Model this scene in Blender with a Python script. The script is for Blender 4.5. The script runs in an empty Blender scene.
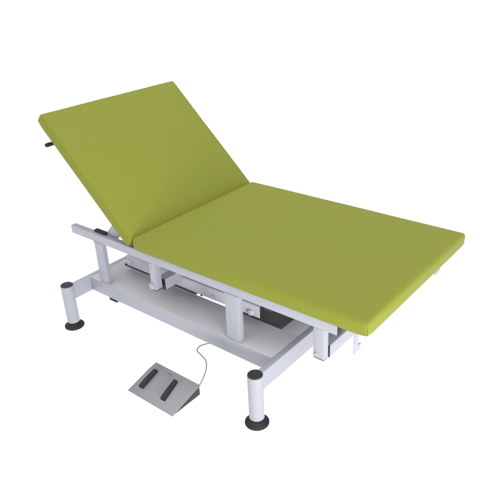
import bpy, bmesh, math, random
from mathutils import Vector, Matrix, noise
random.seed(4)
S = bpy.context.scene
COL = S.collection

# ------------------------------------------------------------------ materials
def new_mat(name):
    m = bpy.data.materials.new(name); m.use_nodes = True
    nt = m.node_tree
    return m, nt, nt.nodes['Principled BSDF']

def paint(name, col, rough=0.38, var=0.05, bump=0.05, scale=320.0, spec=0.45):
    """powder coated metal / plastic: slight tone drift, orange-peel bump"""
    m, nt, b = new_mat(name)
    N, L = nt.nodes, nt.links
    tc = N.new('ShaderNodeTexCoord')
    n1 = N.new('ShaderNodeTexNoise'); n1.inputs['Scale'].default_value = 7.0; n1.inputs['Detail'].default_value = 5
    L.new(tc.outputs['Object'], n1.inputs['Vector'])
    mx = N.new('ShaderNodeMixRGB')
    mx.inputs['Color1'].default_value = (*[c*(1-var) for c in col], 1)
    mx.inputs['Color2'].default_value = (*[min(1, c*(1+var)) for c in col], 1)
    L.new(n1.outputs['Fac'], mx.inputs['Fac']); L.new(mx.outputs['Color'], b.inputs['Base Color'])
    n2 = N.new('ShaderNodeTexNoise'); n2.inputs['Scale'].default_value = scale; n2.inputs['Detail'].default_value = 2
    L.new(tc.outputs['Object'], n2.inputs['Vector'])
    bp = N.new('ShaderNodeBump'); bp.inputs['Strength'].default_value = bump; bp.inputs['Distance'].default_value = 0.002
    L.new(n2.outputs['Fac'], bp.inputs['Height']); L.new(bp.outputs['Normal'], b.inputs['Normal'])
    mr = N.new('ShaderNodeMapRange'); mr.inputs['To Min'].default_value = rough-0.06; mr.inputs['To Max'].default_value = rough+0.08
    L.new(n1.outputs['Fac'], mr.inputs['Value']); L.new(mr.outputs['Result'], b.inputs['Roughness'])
    b.inputs['Specular IOR Level'].default_value = spec
    return m

WHITE = paint('white_powder_coat', (0.318, 0.326, 0.372), 0.36, 0.03, 0.03)
LIT_WHITE = paint('white_bar_lit', (0.50, 0.51, 0.56), 0.36, 0.03, 0.03)  # frame white again, lightened to offset the shade under the cushions
TRAY = paint('grey_tray_paint', (0.47, 0.465, 0.48), 0.45, 0.04, 0.06, 420)
BLACK = paint('black_plastic', (0.022, 0.023, 0.026), 0.5, 0.25, 0.15, 500, 0.35)
RUBBER = paint('black_rubber', (0.018, 0.018, 0.019), 0.6, 0.25, 0.25, 700, 0.3)
DARKBOX = paint('dark_box_paint', (0.075, 0.072, 0.070), 0.42, 0.35, 0.08)
BOXPLATE = paint('box_plate_grey', (0.17, 0.17, 0.18), 0.4, 0.1, 0.05)
ALU = paint('grey_aluminium_paint', (0.205, 0.212, 0.226), 0.36, 0.05, 0.05, 600)
PRINT = paint('grey_print', (0.11, 0.115, 0.13), 0.5, 0.05, 0.0)
CORD = paint('grey_cable', (0.20, 0.20, 0.19), 0.5, 0.05, 0.0)

def vinyl():
    m, nt, b = new_mat('green_vinyl')
    N, L = nt.nodes, nt.links
    tc = N.new('ShaderNodeTexCoord')
    big = N.new('ShaderNodeTexNoise'); big.inputs['Scale'].default_value = 1.6; big.inputs['Detail'].default_value = 3
    L.new(tc.outputs['Object'], big.inputs['Vector'])
    mx = N.new('ShaderNodeMixRGB')
    mx.inputs['Color1'].default_value = (0.183, 0.216, 0.0225, 1)
    mx.inputs['Color2'].default_value = (0.213, 0.222, 0.0245, 1)
    L.new(big.outputs['Fac'], mx.inputs['Fac'])
    fine = N.new('ShaderNodeTexNoise'); fine.inputs['Scale'].default_value = 190; fine.inputs['Detail'].default_value = 2
    L.new(tc.outputs['Object'], fine.inputs['Vector'])
    mr = N.new('ShaderNodeMapRange'); mr.inputs['From Min'].default_value = 0.3; mr.inputs['From Max'].default_value = 0.7
    mr.inputs['To Min'].default_value = 0.975; mr.inputs['To Max'].default_value = 1.02
    L.new(fine.outputs['Fac'], mr.inputs['Value'])
    mul = N.new('ShaderNodeVectorMath'); mul.operation = 'SCALE'
    L.new(mx.outputs['Color'], mul.inputs[0]); L.new(mr.outputs['Result'], mul.inputs['Scale'])
    L.new(mul.outputs['Vector'], b.inputs['Base Color'])
    vor = N.new('ShaderNodeTexVoronoi'); vor.inputs['Scale'].default_value = 420
    L.new(tc.outputs['Object'], vor.inputs['Vector'])
    b1 = N.new('ShaderNodeBump'); b1.inputs['Strength'].default_value = 0.45; b1.inputs['Distance'].default_value = 0.0012
    L.new(vor.outputs['Distance'], b1.inputs['Height'])
    med = N.new('ShaderNodeTexNoise'); med.inputs['Scale'].default_value = 9; med.inputs['Detail'].default_value = 4
    L.new(tc.outputs['Object'], med.inputs['Vector'])
    b2 = N.new('ShaderNodeBump'); b2.inputs['Strength'].default_value = 0.24; b2.inputs['Distance'].default_value = 0.012
    L.new(med.outputs['Fac'], b2.inputs['Height']); L.new(b1.outputs['Normal'], b2.inputs['Normal'])
    L.new(b2.outputs['Normal'], b.inputs['Normal'])
    b.inputs['Roughness'].default_value = 0.52
    b.inputs['Specular IOR Level'].default_value = 0.18
    return m
VINYL = vinyl()

def backlit_ground():
    """white ground without shadows: half reflects, half passes world light added below it"""
    m = bpy.data.materials.new('white_backlit_ground'); m.use_nodes = True
    nt = m.node_tree; N, L = nt.nodes, nt.links
    N.clear()
    out = N.new('ShaderNodeOutputMaterial')
    d = N.new('ShaderNodeBsdfDiffuse'); d.inputs['Color'].default_value = (0.93, 0.93, 0.93, 1)
    t = N.new('ShaderNodeBsdfTranslucent'); t.inputs['Color'].default_value = (0.95, 0.95, 0.95, 1)
    mx = N.new('ShaderNodeMixShader'); mx.inputs['Fac'].default_value = 0.58
    L.new(d.outputs[0], mx.inputs[1]); L.new(t.outputs[0], mx.inputs[2]); L.new(mx.outputs[0], out.inputs['Surface'])
    return m
GROUND = backlit_ground()  # made translucent so light added underneath washes out cast shadows

# ------------------------------------------------------------------ helpers
WORLD_LOC = {}
def thing(name, label, cat, loc):
    o = bpy.data.objects.new(name, None); COL.objects.link(o)
    o.location = loc; o.empty_display_size = 0.1
    o['label'] = label; o['category'] = cat
    WORLD_LOC[o.name] = Vector(loc)
    return o

def obj(name, bm, mat, parent=None, smooth=35, label=None):
    """bm holds world coordinates; origin is put at the centre of the part"""
    xs = [v.co for v in bm.verts]
    lo = Vector([min(c[i] for c in xs) for i in range(3)]); hi = Vector([max(c[i] for c in xs) for i in range(3)])
    ctr = (lo+hi)/2
    bmesh.ops.translate(bm, verts=bm.verts, vec=-ctr)
    bmesh.ops.recalc_face_normals(bm, faces=bm.faces)
    for f in bm.faces: f.smooth = True
    for e in bm.edges:
        if len(e.link_faces) == 2 and e.calc_face_angle(0) > math.radians(smooth): e.smooth = False
    me = bpy.data.meshes.new(name); bm.to_mesh(me); bm.free()
    me.materials.append(mat)
    o = bpy.data.objects.new(name, me); COL.objects.link(o)
    WORLD_LOC[o.name] = ctr
    if parent: o.parent = parent; o.location = ctr - WORLD_LOC[parent.name]
    else: o.location = ctr
    if label: o['label'] = label
    return o

def add_box(bm, x0, x1, y0, y1, z0, z1, bev=0.003, seg=3, M=None):
    t = bmesh.new()
    bmesh.ops.create_cube(t, size=1)
    for v in t.verts:
        v.co = Vector((x0+(v.co.x+.5)*(x1-x0), y0+(v.co.y+.5)*(y1-y0), z0+(v.co.z+.5)*(z1-z0)))
    if bev > 0: bmesh.ops.bevel(t, geom=list(t.edges), offset=bev, segments=seg, profile=0.5, affect='EDGES')
    if M is not None: bmesh.ops.transform(t, matrix=M, verts=t.verts)
    merge(bm, t)

def merge(bm, t):
    me = bpy.data.meshes.new('tmp'); t.to_mesh(me); t.free()
    bm.from_mesh(me); bpy.data.meshes.remove(me)

def box(*a, **k):
    bm = bmesh.new(); add_box(bm, *a, **k); return bm

def add_lathe(bm, prof, M, n=40):
    """prof: (radius, height) pairs from one end to the other; M places local Z axis"""
    t = bmesh.new(); rings = []
    for r, h in prof:
        if r < 1e-6: rings.append([t.verts.new((0, 0, h))])
        else: rings.append([t.verts.new((r*math.cos(2*math.pi*i/n), r*math.sin(2*math.pi*i/n), h)) for i in range(n)])
    for a, b in zip(rings, rings[1:]):
        for i in range(n):
            j = (i+1) % n
            if len(a) == 1 and len(b) == 1: continue
            if len(a) == 1: t.faces.new((a[0], b[i], b[j]))
            elif len(b) == 1: t.faces.new((a[i], a[j], b[0]))
            else: t.faces.new((a[i], a[j], b[j], b[i]))
    bmesh.ops.transform(t, matrix=M, verts=t.verts)
    merge(bm, t)

def lathe(prof, M, n=40):
    bm = bmesh.new(); add_lathe(bm, prof, M, n); return bm

def T(x, y, z): return Matrix.Translation((x, y, z))
AX_MY = Matrix.Rotation(math.radians(90), 4, 'X')      # local +Z -> world -Y
AX_PY = Matrix.Rotation(math.radians(-90), 4, 'X')     # local +Z -> world +Y

def sweep(pts, r, n=8):
    """smooth tube through points (Catmull-Rom)"""
    P = [Vector(p) for p in pts]; path = []
    for i in range(len(P)-1):
        p0, p1, p2, p3 = P[max(i-1, 0)], P[i], P[i+1], P[min(i+2, len(P)-1)]
        for k in range(10):
            t = k/10
            path.append(0.5*((2*p1)+(-p0+p2)*t+(2*p0-5*p1+4*p2-p3)*t*t+(-p0+3*p1-3*p2+p3)*t**3))
    path.append(P[-1])
    bm = bmesh.new(); rings = []
    for i, c in enumerate(path):
        d = (path[min(i+1, len(path)-1)]-path[max(i-1, 0)]).normalized()
        up = Vector((0, 0, 1)) if abs(d.z) < .9 else Vector((1, 0, 0))
        s = d.cross(up).normalized(); u = s.cross(d)
        rings.append([bm.verts.new(c+r*(math.cos(2*math.pi*k/n)*s+math.sin(2*math.pi*k/n)*u)) for k in range(n)])
    for a, b in zip(rings, rings[1:]):
        for k in range(n): bm.faces.new((a[k], a[(k+1) % n], b[(k+1) % n], b[k]))
    bm.faces.new(rings[0]); bm.faces.new(rings[-1][::-1])
    return bm

# ------------------------------------------------------------------ cushions
def axis_samples(h, r, n, k=7):
    """coordinates from -h to h, dense inside the rounded ends"""
    a = [-h + r*(1-math.cos(i/k*math.pi/2)) for i in range(k)]
    mid = [-h+r+(2*h-2*r)*i/n for i in range(n+1)]
    return a + mid + [-x for x in reversed(a)]

def cushion(L, Wd, t, place, crown=0.009, rt=0.0125, rb=0.006, seed=0.0):
    """upholstered slab: local a along length, b across width, c thickness (0 = top); place() maps to the world"""
    hx, hy, hz = L/2, Wd/2, t/2
    bm = bmesh.new()
    X, Y, Z = axis_samples(hx, rt, 70), axis_samples(hy, rt, 50), axis_samples(hz, min(rt, hz*.9), 6)
    cache = {}
    def vert(i, j, k):
        key = (i, j, k)
        if key in cache: return cache[key]
        p = Vector((X[i], Y[j], Z[k]))
        r = rt if p.z > 0 else rb
        rxy = 0.014
        q = Vector((max(-hx+r, min(hx-r, p.x)), max(-hy+r, min(hy-r, p.y)), max(-hz+r, min(hz-r, p.z))))
        d = p-q
        if d.length > 1e-9:
            # keep it on the rounded box
            m = max(abs(d.x), abs(d.y), abs(d.z))
            if m > 1e-9: p = q + d.normalized()*r
        u, v, w = p.x/hx, p.y/hy, p.z/hz
        # slight crown of the foam on top, sides bulging a little, fabric pulled in near the bottom
        if w > 0:
            p.z += crown*(1-math.exp(-max(0,hx-abs(p.x))/.04))*(1-math.exp(-max(0,hy-abs(p.y))/.04))*w
        side = max(abs(u), abs(v))
        if side > .9:
            bulge = 0.0035*(1-w*w)
            if abs(u) > .98: p.x += math.copysign(bulge*(1-abs(v)**10), u)
            if abs(v) > .965: p.y += math.copysign(bulge*(1-abs(u)**14), v)
        # gathered vinyl at the lower corners
        cx, cy = (hx-abs(p.x)), (hy-abs(p.y))
        near = math.exp(-((cx/0.03)**2+(cy/0.03)**2))
        if w < 0.2: p.z += 0.005*near*(0.2-w)
        # small gathered bump just under the top of the corner
        g = 0.0022*near*math.exp(-((w-.35)/.3)**2)
        p.x += math.copysign(g, p.x); p.y += math.copysign(g, p.y)
        # stitched seam pulled in along the vertical corner
        if near > .3 and w < .85:
            sm = 0.0024*math.exp(-((cx-cy)/0.0016)**2)
            p.x -= math.copysign(sm, p.x); p.y -= math.copysign(sm, p.y)
        # soft waviness of the stretched cover
        nz = noise.noise(Vector((p.x*4+seed, p.y*4, p.z*6)))
        p.z += 0.0013*nz*(1 if w > 0 else .7)
        n2 = noise.noise(Vector((p.x*14+seed, p.y*14+7, p.z*10)))
        if side > .93: 
            k2 = 0.0009*n2
            p.x += k2*(abs(u) > .97); p.y += k2*(abs(v) > .95)
        vv = bm.verts.new(place(p.x+hx, p.y+hy, hz-p.z))
        cache[key] = vv
        return vv
    I, J, K = len(X)-1, len(Y)-1, len(Z)-1
    def quad(a, b, c, d):
        vs = [vert(*a), vert(*b), vert(*c), vert(*d)]
        if len(set(vs)) == 4:
            try: bm.faces.new(vs)
            except ValueError: pass
    for i in range(I):
        for j in range(J):
            quad((i, j, 0), (i, j+1, 0), (i+1, j+1, 0), (i+1, j, 0)); quad((i, j, K), (i+1, j, K), (i+1, j+1, K), (i, j+1, K))
    for i in range(I):
        for k in range(K):
            quad((i, 0, k), (i+1, 0, k), (i+1, 0, k+1), (i, 0, k+1)); quad((i, J, k), (i, J, k+1), (i+1, J, k+1), (i+1, J, k))
    for j in range(J):
        for k in range(K):
            quad((0, j, k), (0, j, k+1), (0, j+1, k+1), (0, j+1, k)); quad((I, j, k), (I, j+1, k), (I, j+1, k+1), (I, j, k+1))
    bmesh.ops.remove_doubles(bm, verts=bm.verts, dist=0.00002)
    return bm

# ------------------------------------------------------------------ dimensions (metres)
LS, ZS, TH = 1.3929, 0.6447, 0.0665          # seat length, top height, thickness
LB, BA = 0.832, 0.7542                        # backrest length, angle
WD = 1.0
cB, sB = math.cos(BA), math.sin(BA)
def B(l, n, y): return Vector((-cB*l-sB*n, y, ZS+sB*l-cB*n))      # backrest space

table = thing('examination_table', 'green vinyl two-section examination couch with raised backrest on a white steel frame', 'examination table', (0.35, 0.5, 0))

# cushions
G = 0.004
obj('seat_cushion', cushion(LS-.022, WD, TH, lambda a, b, c: Vector((.022+a, b, ZS-c)), seed=1.3), VINYL, table, 60)
obj('backrest_cushion', cushion(LB+.025, WD, TH, lambda a, b, c: B(a-.025, c, b), seed=8.1), VINYL, table, 60)

# upper rails (near / far are mirror images about y = 0.5)
def my(y0, y1, far): return (1-y1, 1-y0) if far else (y0, y1)
RZ0, RZ1 = 0.5275, 0.5765
for far in (False, True):
    y0, y1 = my(0.010, 0.046, far)
    r = obj('side_rail', box(-0.527, 1.250, y0, y1, RZ0, RZ1), WHITE, table)
    obj('end_cap', box(1.2505, 1.2545, y0+.001, y1-.001, RZ0+.001, RZ1-.001, bev=.0012), BLACK, r)
    obj('end_cap', box(-0.5315, -0.5275, y0+.001, y1-.001, RZ0+.001, RZ1-.001, bev=.0012), WHITE, r)
# uprights between lower and upper rails
for far in (False, True):
    for x0, x1 in ((-0.335, -0.270), (0.634, 0.718)):
        y0, y1 = my(0.0115, 0.0445, far)
        bm = box(x0, x1, y0, y1, 0.2664, 0.5273)
        # fillet weld beads round the foot and the head of the upright
        for zc in (0.2684, 0.5253):
            for q in range(26):
                t = (q+.5)/26
                for xx, yy in ((x0+t*(x1-x0), y0-.0002), (x1+.0002, y0+t*(y1-y0))):
                    k = .0022+.0005*random.random()
                    add_box(bm, xx-.0032, xx+.0032, yy-k if yy < y0 else yy-.0016, yy+.002, zc-.0019, zc+.0019, bev=.0012, seg=2)
        obj('upright', bm, WHITE, table)
# lower rails and cross beams
for far in (False, True):
    y0, y1 = my(0.009, 0.045, far)
    obj('lower_rail', box(-0.4325, 0.9115, y0, y1, 0.180, 0.2625), WHITE, table)
for x0, x1, z0 in ((-0.463, -0.432, 0.176), (0.911, 0.943, 0.172)):
    obj('cross_beam', box(x0, x1, -0.115, 1.115, z0, 0.267), WHITE, table)

# feet: white round post, black top cap, black conical levelling disc
def foot(x, y):
    R = 0.0358
    p = obj('foot_post', lathe([(0, .034), (R-.004, .034), (R, .038), (R, .2745), (R-.002, .2765), (0, .2765)], T(x, y, 0), 56), WHITE, table)
    obj('post_cap', lathe([(0, .2768), (R-.001, .2768), (R-.0006, .2785), (R-.003, .2815), (R-.007, .2825), (R-.010, .2815), (0, .2812)], T(x, y, 0), 56), BLACK, p)
    obj('levelling_foot', lathe([(0, 0), (.054, 0), (.057, .003), (.057, .009), (.0545, .012), (.050, .013), (.047, .017), (.042, .018),
                                 (.038, .023), (.032, .025), (.0265, .030), (.0245, .0336), (0, .0336)], T(x, y, 0), 56), RUBBER, p)
for x in (-0.4455, 0.9310):
    for y in (-0.1435, 1.1435): foot(x, y)

# shelf tray: plate with a slot through which the lifting gear hangs
bm = bmesh.new()
ZT0, ZT1 = 0.2628, 0.2662
add_box(bm, -0.4318, 0.9108, 0.0096, 0.222, ZT0, ZT1, bev=.0012)
add_box(bm, -0.400, 0.225, 0.2224, 0.246, ZT0, ZT1, bev=.0012)
add_box(bm, -0.4318, -0.4004, 0.2224, 0.7620, ZT0, ZT1, bev=.0012)
add_box(bm, 0.808, 0.9108, 0.2224, 0.7620, ZT0, ZT1, bev=.0012)
add_box(bm, -0.4318, 0.9108, 0.7622, 0.9904, ZT0, ZT1, bev=.0012)
obj('shelf_tray', bm, TRAY, table)

# dark control box hanging in the slot
cb = obj('control_box', box(0.520, 0.806, 0.2405, 0.560, 0.110, 0.256, bev=.006), DARKBOX, table)
obj('box_plate', box(0.545, 0.665, 0.330, 0.470, 0.2561, 0.2595, bev=.001), BOXPLATE, cb)

# drop brackets and cross tubes of the lifting frame
def bolt(parent, x, y, z, r, d=-1, h=0.014, mat=None):
    M = T(x, y, z) @ (AX_MY if d < 0 else AX_PY)
    return obj('bolt_cap', lathe([(0, 0), (r, 0), (r, h*.55), (r*.86, h*.85), (r*.55, h), (0, h)], M, 24), mat or WHITE, parent)
for far in (False, True):
    y0, y1 = my(0.0118, 0.046, far)
    b = obj('drop_bracket', box(1.133, 1.189, y0, y1, 0.372, 0.5273), WHITE, table)
    obj('plug', box(1.135, 1.187, y0+.002, y1-.002, 0.3672, 0.3718, bev=.001), BLACK, b)
    bolt(b, 1.148, y0 if not far else y1, .390, .010, -1 if not far else 1, .006)
    y0, y1 = my(0.0118, 0.058, far)
    b = obj('drop_bracket', box(0.112, 0.150, y0, y1, 0.366, 0.5273), WHITE, table)
    obj('plug', box(0.114, 0.148, y0+.002, y1-.002, 0.3612, 0.3658, bev=.001), BLACK, b)
    bolt(b, 0.121, y0 if not far else y1, .387, .019, -1 if not far else 1, .012)
for x0, x1, z0, z1 in ((0.098, 0.158, 0.345, 0.409), (1.123, 1.182, 0.351, 0.413)):
    c = obj('cross_tube', box(x0, x1, 0.0735, 0.9265, z0, z1), WHITE, table)
    for ya, yb in ((0.0680, 0.0732), (0.9268, 0.9320)):
        obj('end_cap', box(x0+.001, x1-.0005, ya, yb, z0+.001, z1-.001, bev=.001), BLACK, c)

# long lifting bars with a thin black strip below, end cap and pivot bolts
for far in (False, True):
    y0, y1 = my(0.190, 0.226, far)
    b = obj('lifting_bar', box(-0.300, 0.6995, y0, y1, 0.304, 0.372, bev=.004), LIT_WHITE, table)
    obj('end_cap', box(0.700, 0.7045, y0+.001, y1-.001, 0.305, 0.371, bev=.0012), BLACK, b)
    for xa, xb in ((-0.326, 0.255), (0.560, 0.702)):
        obj('dark_strip', box(xa, xb, y0+.001, y1-.001, 0.2945, 0.3036, bev=.001), BLACK, b)
    obj('dark_strip', box(0.292, 0.300, y0+.001, y1-.001, 0.2945, 0.3036, bev=.001), BLACK, b)
    for bx, bz, br in ((-0.282, .338, .017), (0.390, .324, .013), (0.645, .324, .016)):
        bolt(b, bx, y0 if not far else y1, bz, br, -1 if not far else 1, mat=LIT_WHITE)

# black rubber bumpers under the lower rails
for far in (False, True):
    y0, y1 = my(0.017, 0.040, far)
    obj('bumper_block', box(-0.287, -0.224, y0, y1, 0.155, 0.1798, bev=.003), RUBBER, table)

# rubber rest and strut that carry the backrest
for far in (False, True):
    y0, y1 = my(0.030, 0.055, far)
    obj('rubber_rest', box(-0.342, -0.247, y0, y1, 0.5768, 0.590, bev=.003), RUBBER, table)
    y0, y1 = my(0.0475, 0.0825, far)
    th = math.radians(46)
    d = Vector((math.cos(th), 0, math.sin(th)))
    M = T(-0.222, 0, 0.576) @ Matrix.Rotation(-th, 4, 'Y')
    obj('backrest_strut', box(-0.06, 0.150, y0, y1, -0.034, 0.030, M=M), WHITE, table)
# steel frame behind the backrest, and its release lever
MB = Matrix(((-cB, 0, -sB, 0), (0, 1, 0, 0), (sB, 0, -cB, ZS), (0, 0, 0, 1)))
for ya, yb in ((0.10, 0.135), (0.865, 0.90)):
    obj('backrest_tube', box(0.06, 0.76, ya, yb, TH+.001, TH+.026, M=MB), WHITE, table)
obj('seat_board', box(0.02, 1.36, 0.055, 0.945, 0.565, 0.5772, bev=.001), TRAY, table)  # unseen base board, added to keep green bounce off the tray
obj('backrest_board', box(0.03, 0.80, 0.140, 0.860, TH+.001, TH+.013, bev=.001, M=MB), TRAY, table)  # unseen too, added against green bounce from the backrest
lev = obj('release_lever', lathe([(0, 0), (.0065, 0), (.0065, .30), (0, .30)], MB @ T(.700, .045, .105) @ AX_PY, 20), WHITE, table)
obj('lever_grip', lathe([(0, -.004), (.008, -.003), (.0115, .003), (.0118, .020), (.0105, .040), (.0098, .075), (.0115, .090), (.0065, .094), (0, .094)],
                        MB @ T(.700, -.016, .105) @ AX_PY, 24), RUBBER, lev)
for yy in (.115, .30):
    obj('lever_bracket', box(.682, .718, yy, yy+.012, TH+.026, .118, bev=.002, M=MB), WHITE, lev)

# small accessory hooks under the foot end
for far in (False, True):
    bm = bmesh.new()
    y0, y1 = my(0.062, 0.094, far); add_box(bm, 1.300, 1.306, y0, y1, 0.425, 0.580, bev=.002)
    y0, y1 = my(0.0935, 0.116, far); add_box(bm, 1.300, 1.306, y0, y1, 0.428, 0.456, bev=.002)
    obj('accessory_hook', bm, WHITE, table)

# ------------------------------------------------------------------ foot pedal
ped = thing('foot_pedal', 'low grey wedge-shaped foot control with two black pedals and a thin cable', 'foot pedal', (0.43, -0.245, 0))
def prism_x(x0, x1, prof, bev=.002, seg=2):
    """extrude a (y, z) outline along x"""
    bm = bmesh.new()
    a = [bm.verts.new((x0, y, z)) for y, z in prof]; b = [bm.verts.new((x1, y, z)) for y, z in prof]
    n = len(prof)
    bm.faces.new(a); bm.faces.new(b[::-1])
    for i in range(n): bm.faces.new((a[i], b[i], b[(i+1) % n], a[(i+1) % n]))
    if bev: bmesh.ops.bevel(bm, geom=list(bm.edges), offset=bev, segments=seg, profile=.5, affect='EDGES')
    return bm
PX0, PX1 = 0.272, 0.588
YF, YC, YB = -0.352, -0.202, -0.152          # front lip, crease, back edge
ZF, ZC, ZB = 0.010, 0.050, 0.058
hs = obj('housing', prism_x(PX0+.006, PX1-.006, [(YF+.014, .001), (YB-.004, .001), (YB-.004, ZB-.004), (YC, ZC-.004), (YF+.014, ZF-.001)], .001), BLACK, ped)
tp = obj('top_plate', prism_x(PX0, PX1, [(YF, ZF-.006), (YC, ZC-.0035), (YB, ZB-.0035), (YB, ZB), (YC, ZC), (YF, ZF), (YF-.002, ZF-.003)], .0008, 1), ALU, ped)
slope = math.atan2(ZC-ZF, YC-YF)
def on_plate(y): return ZF+(y-YF)*math.tan(slope)
for xb, xf in ((0.319, 0.324), (0.462, 0.480)):
    yb, yf = -0.196, -0.312
    bm = bmesh.new()
    prof = [(-.013, 0), (.013, 0), (.011, .008), (-.011, .008)]
    # tapering pad, a little wider at the toe, raised ribs across it
    secs = []
    for i in range(13):
        t = i/12; y = yb+(yf-yb)*t; x = xb+(xf-xb)*t; w = .0125+.0035*t; h = .010+.004*math.sin(math.pi*t)+(.0012 if i % 2 else 0)
        z = on_plate(y)
        secs.append([bm.verts.new((x-w, y, z-.002)), bm.verts.new((x+w, y, z-.002)), bm.verts.new((x+w*.88, y, z+h)), bm.verts.new((x-w*.88, y, z+h))])
    for a, b in zip(secs, secs[1:]):
        for k in range(4): bm.faces.new((a[k], a[(k+1) % 4], b[(k+1) % 4], b[k]))
    bm.faces.new(secs[0]); bm.faces.new(secs[-1][::-1])
    bmesh.ops.bevel(bm, geom=[e for e in bm.edges if e.calc_length() > .02 or abs((e.verts[0].co-e.verts[1].co).z) > .006], offset=.0015, segments=2, affect='EDGES')
    obj('pedal', bm, RUBBER, ped)
# printed rings above each pedal and small mark between them
s2 = math.atan2(ZB-ZC, YB-YC)
for x in (0.322, 0.474):
    y = -0.177; z = ZC+(y-YC)*math.tan(s2)
    M = T(x, y, z) @ Matrix.Rotation(s2, 4, 'X')
    obj('ring_mark', lathe([(.0075, 0), (.0095, 0), (.0095, .0004), (.0075, .0004), (.0075, 0)], M, 28), PRINT, tp)
bm = bmesh.new()
for k, w in enumerate((.006, .004, .007, .005)):
    y = -0.178; z = ZC+(y-YC)*math.tan(s2); x = 0.385+sum((.006, .004, .007, .005)[:k])+k*.0018
    add_box(bm, 0, w, -.003, .003, .0001, .0005, bev=0, M=T(x, y, z) @ Matrix.Rotation(s2, 4, 'X'))
obj('print_mark', bm, PRINT, tp)
obj('cable', sweep([(0.545, -0.158, .030), (0.541, -0.135, .016), (0.532, -0.104, .004), (0.505, -0.045, .004), (0.470, 0.012, .004), (0.425, 0.058, .004), (0.372, 0.080, .004),
                    (0.326, 0.096, .004), (0.309, 0.128, .004), (0.318, 0.165, .004), (0.362, 0.222, .004), (0.45, 0.30, .006), (0.54, 0.36, .06), (0.56, 0.38, .113)], .0028, 10), CORD, ped)

# ------------------------------------------------------------------ ground: big white disc, whitened by added light from below
bm = bmesh.new()
bmesh.ops.create_circle(bm, cap_ends=True, cap_tris=True, segments=96, radius=80)
bmesh.ops.translate(bm, verts=bm.verts, vec=(0.4, 0.4, 0))
fl = obj('floor', bm, GROUND); fl['kind'] = 'structure'

# ------------------------------------------------------------------ light
W = bpy.data.worlds.new('World'); S.world = W; W.use_nodes = True
nt = W.node_tree; N, L = nt.nodes, nt.links
bg = N['Background']
tc = N.new('ShaderNodeTexCoord'); sp = N.new('ShaderNodeSeparateXYZ'); L.new(tc.outputs['Generated'], sp.inputs[0])
mr = N.new('ShaderNodeMapRange'); mr.inputs['From Min'].default_value = -1; mr.inputs['From Max'].default_value = 1
L.new(sp.outputs['Z'], mr.inputs['Value'])
cr = N.new('ShaderNodeValToRGB'); e = cr.color_ramp.elements
# made-up surround: bright below to whiten the ground, dim sides, bright overhead
e[0].position = 0.0; e[0].color = (0.80, 0.80, 0.80, 1)
e[1].position = 1.0; e[1].color = (1.0, 1.0, 1.0, 1)
for pos, v in ((0.49, 0.80), (0.515, 0.13), (0.62, 0.19), (0.74, 0.44), (0.88, 1.0)):
    q = e.new(pos); q.color = (v, v, v*1.02, 1)
L.new(mr.outputs['Result'], cr.inputs['Fac']); L.new(cr.outputs['Color'], bg.inputs['Color'])
bg.inputs['Strength'].default_value = 2.0

def softbox(name, loc, target, sx, sy, power, col=(1, 1, 1)):
    l = bpy.data.lights.new(name, 'AREA'); l.shape = 'RECTANGLE'; l.size = sx; l.size_y = sy; l.energy = power; l.color = col
    o = bpy.data.objects.new(name, l); COL.objects.link(o); o.location = loc
    o.rotation_euler = (Vector(target)-Vector(loc)).to_track_quat('-Z', 'Y').to_euler()
    return o
softbox('window_softbox', (3.5, -1.3, 0.40), (0.7, 0.2, 0.45), 0.6, 0.6, 90, (1, .99, .98))

# ------------------------------------------------------------------ camera
yaw, pitch, roll, fpx = 0.6954, 0.4678, -0.0439, 602.8
f = Vector((-math.sin(yaw)*math.cos(pitch), math.cos(yaw)*math.cos(pitch), -math.sin(pitch)))
r = Vector((math.cos(yaw), math.sin(yaw), 0)); u = r.cross(f)
r2 = r*math.cos(roll)+u*math.sin(roll); u2 = -r*math.sin(roll)+u*math.cos(roll)
cam = bpy.data.cameras.new('camera'); co = bpy.data.objects.new('camera', cam); COL.objects.link(co)
co.matrix_world = Matrix(((r2.x, u2.x, -f.x, 2.2987), (r2.y, u2.y, -f.y, -1.7793), (r2.z, u2.z, -f.z, 1.974), (0, 0, 0, 1)))
cam.sensor_width = 36; cam.lens = 36*fpx/500; cam.clip_end = 500; cam.clip_start = .05
S.camera = co
S.view_settings.view_transform = 'Standard'; S.view_settings.look = 'None'
S.view_settings.exposure = 0; S.view_settings.gamma = 1
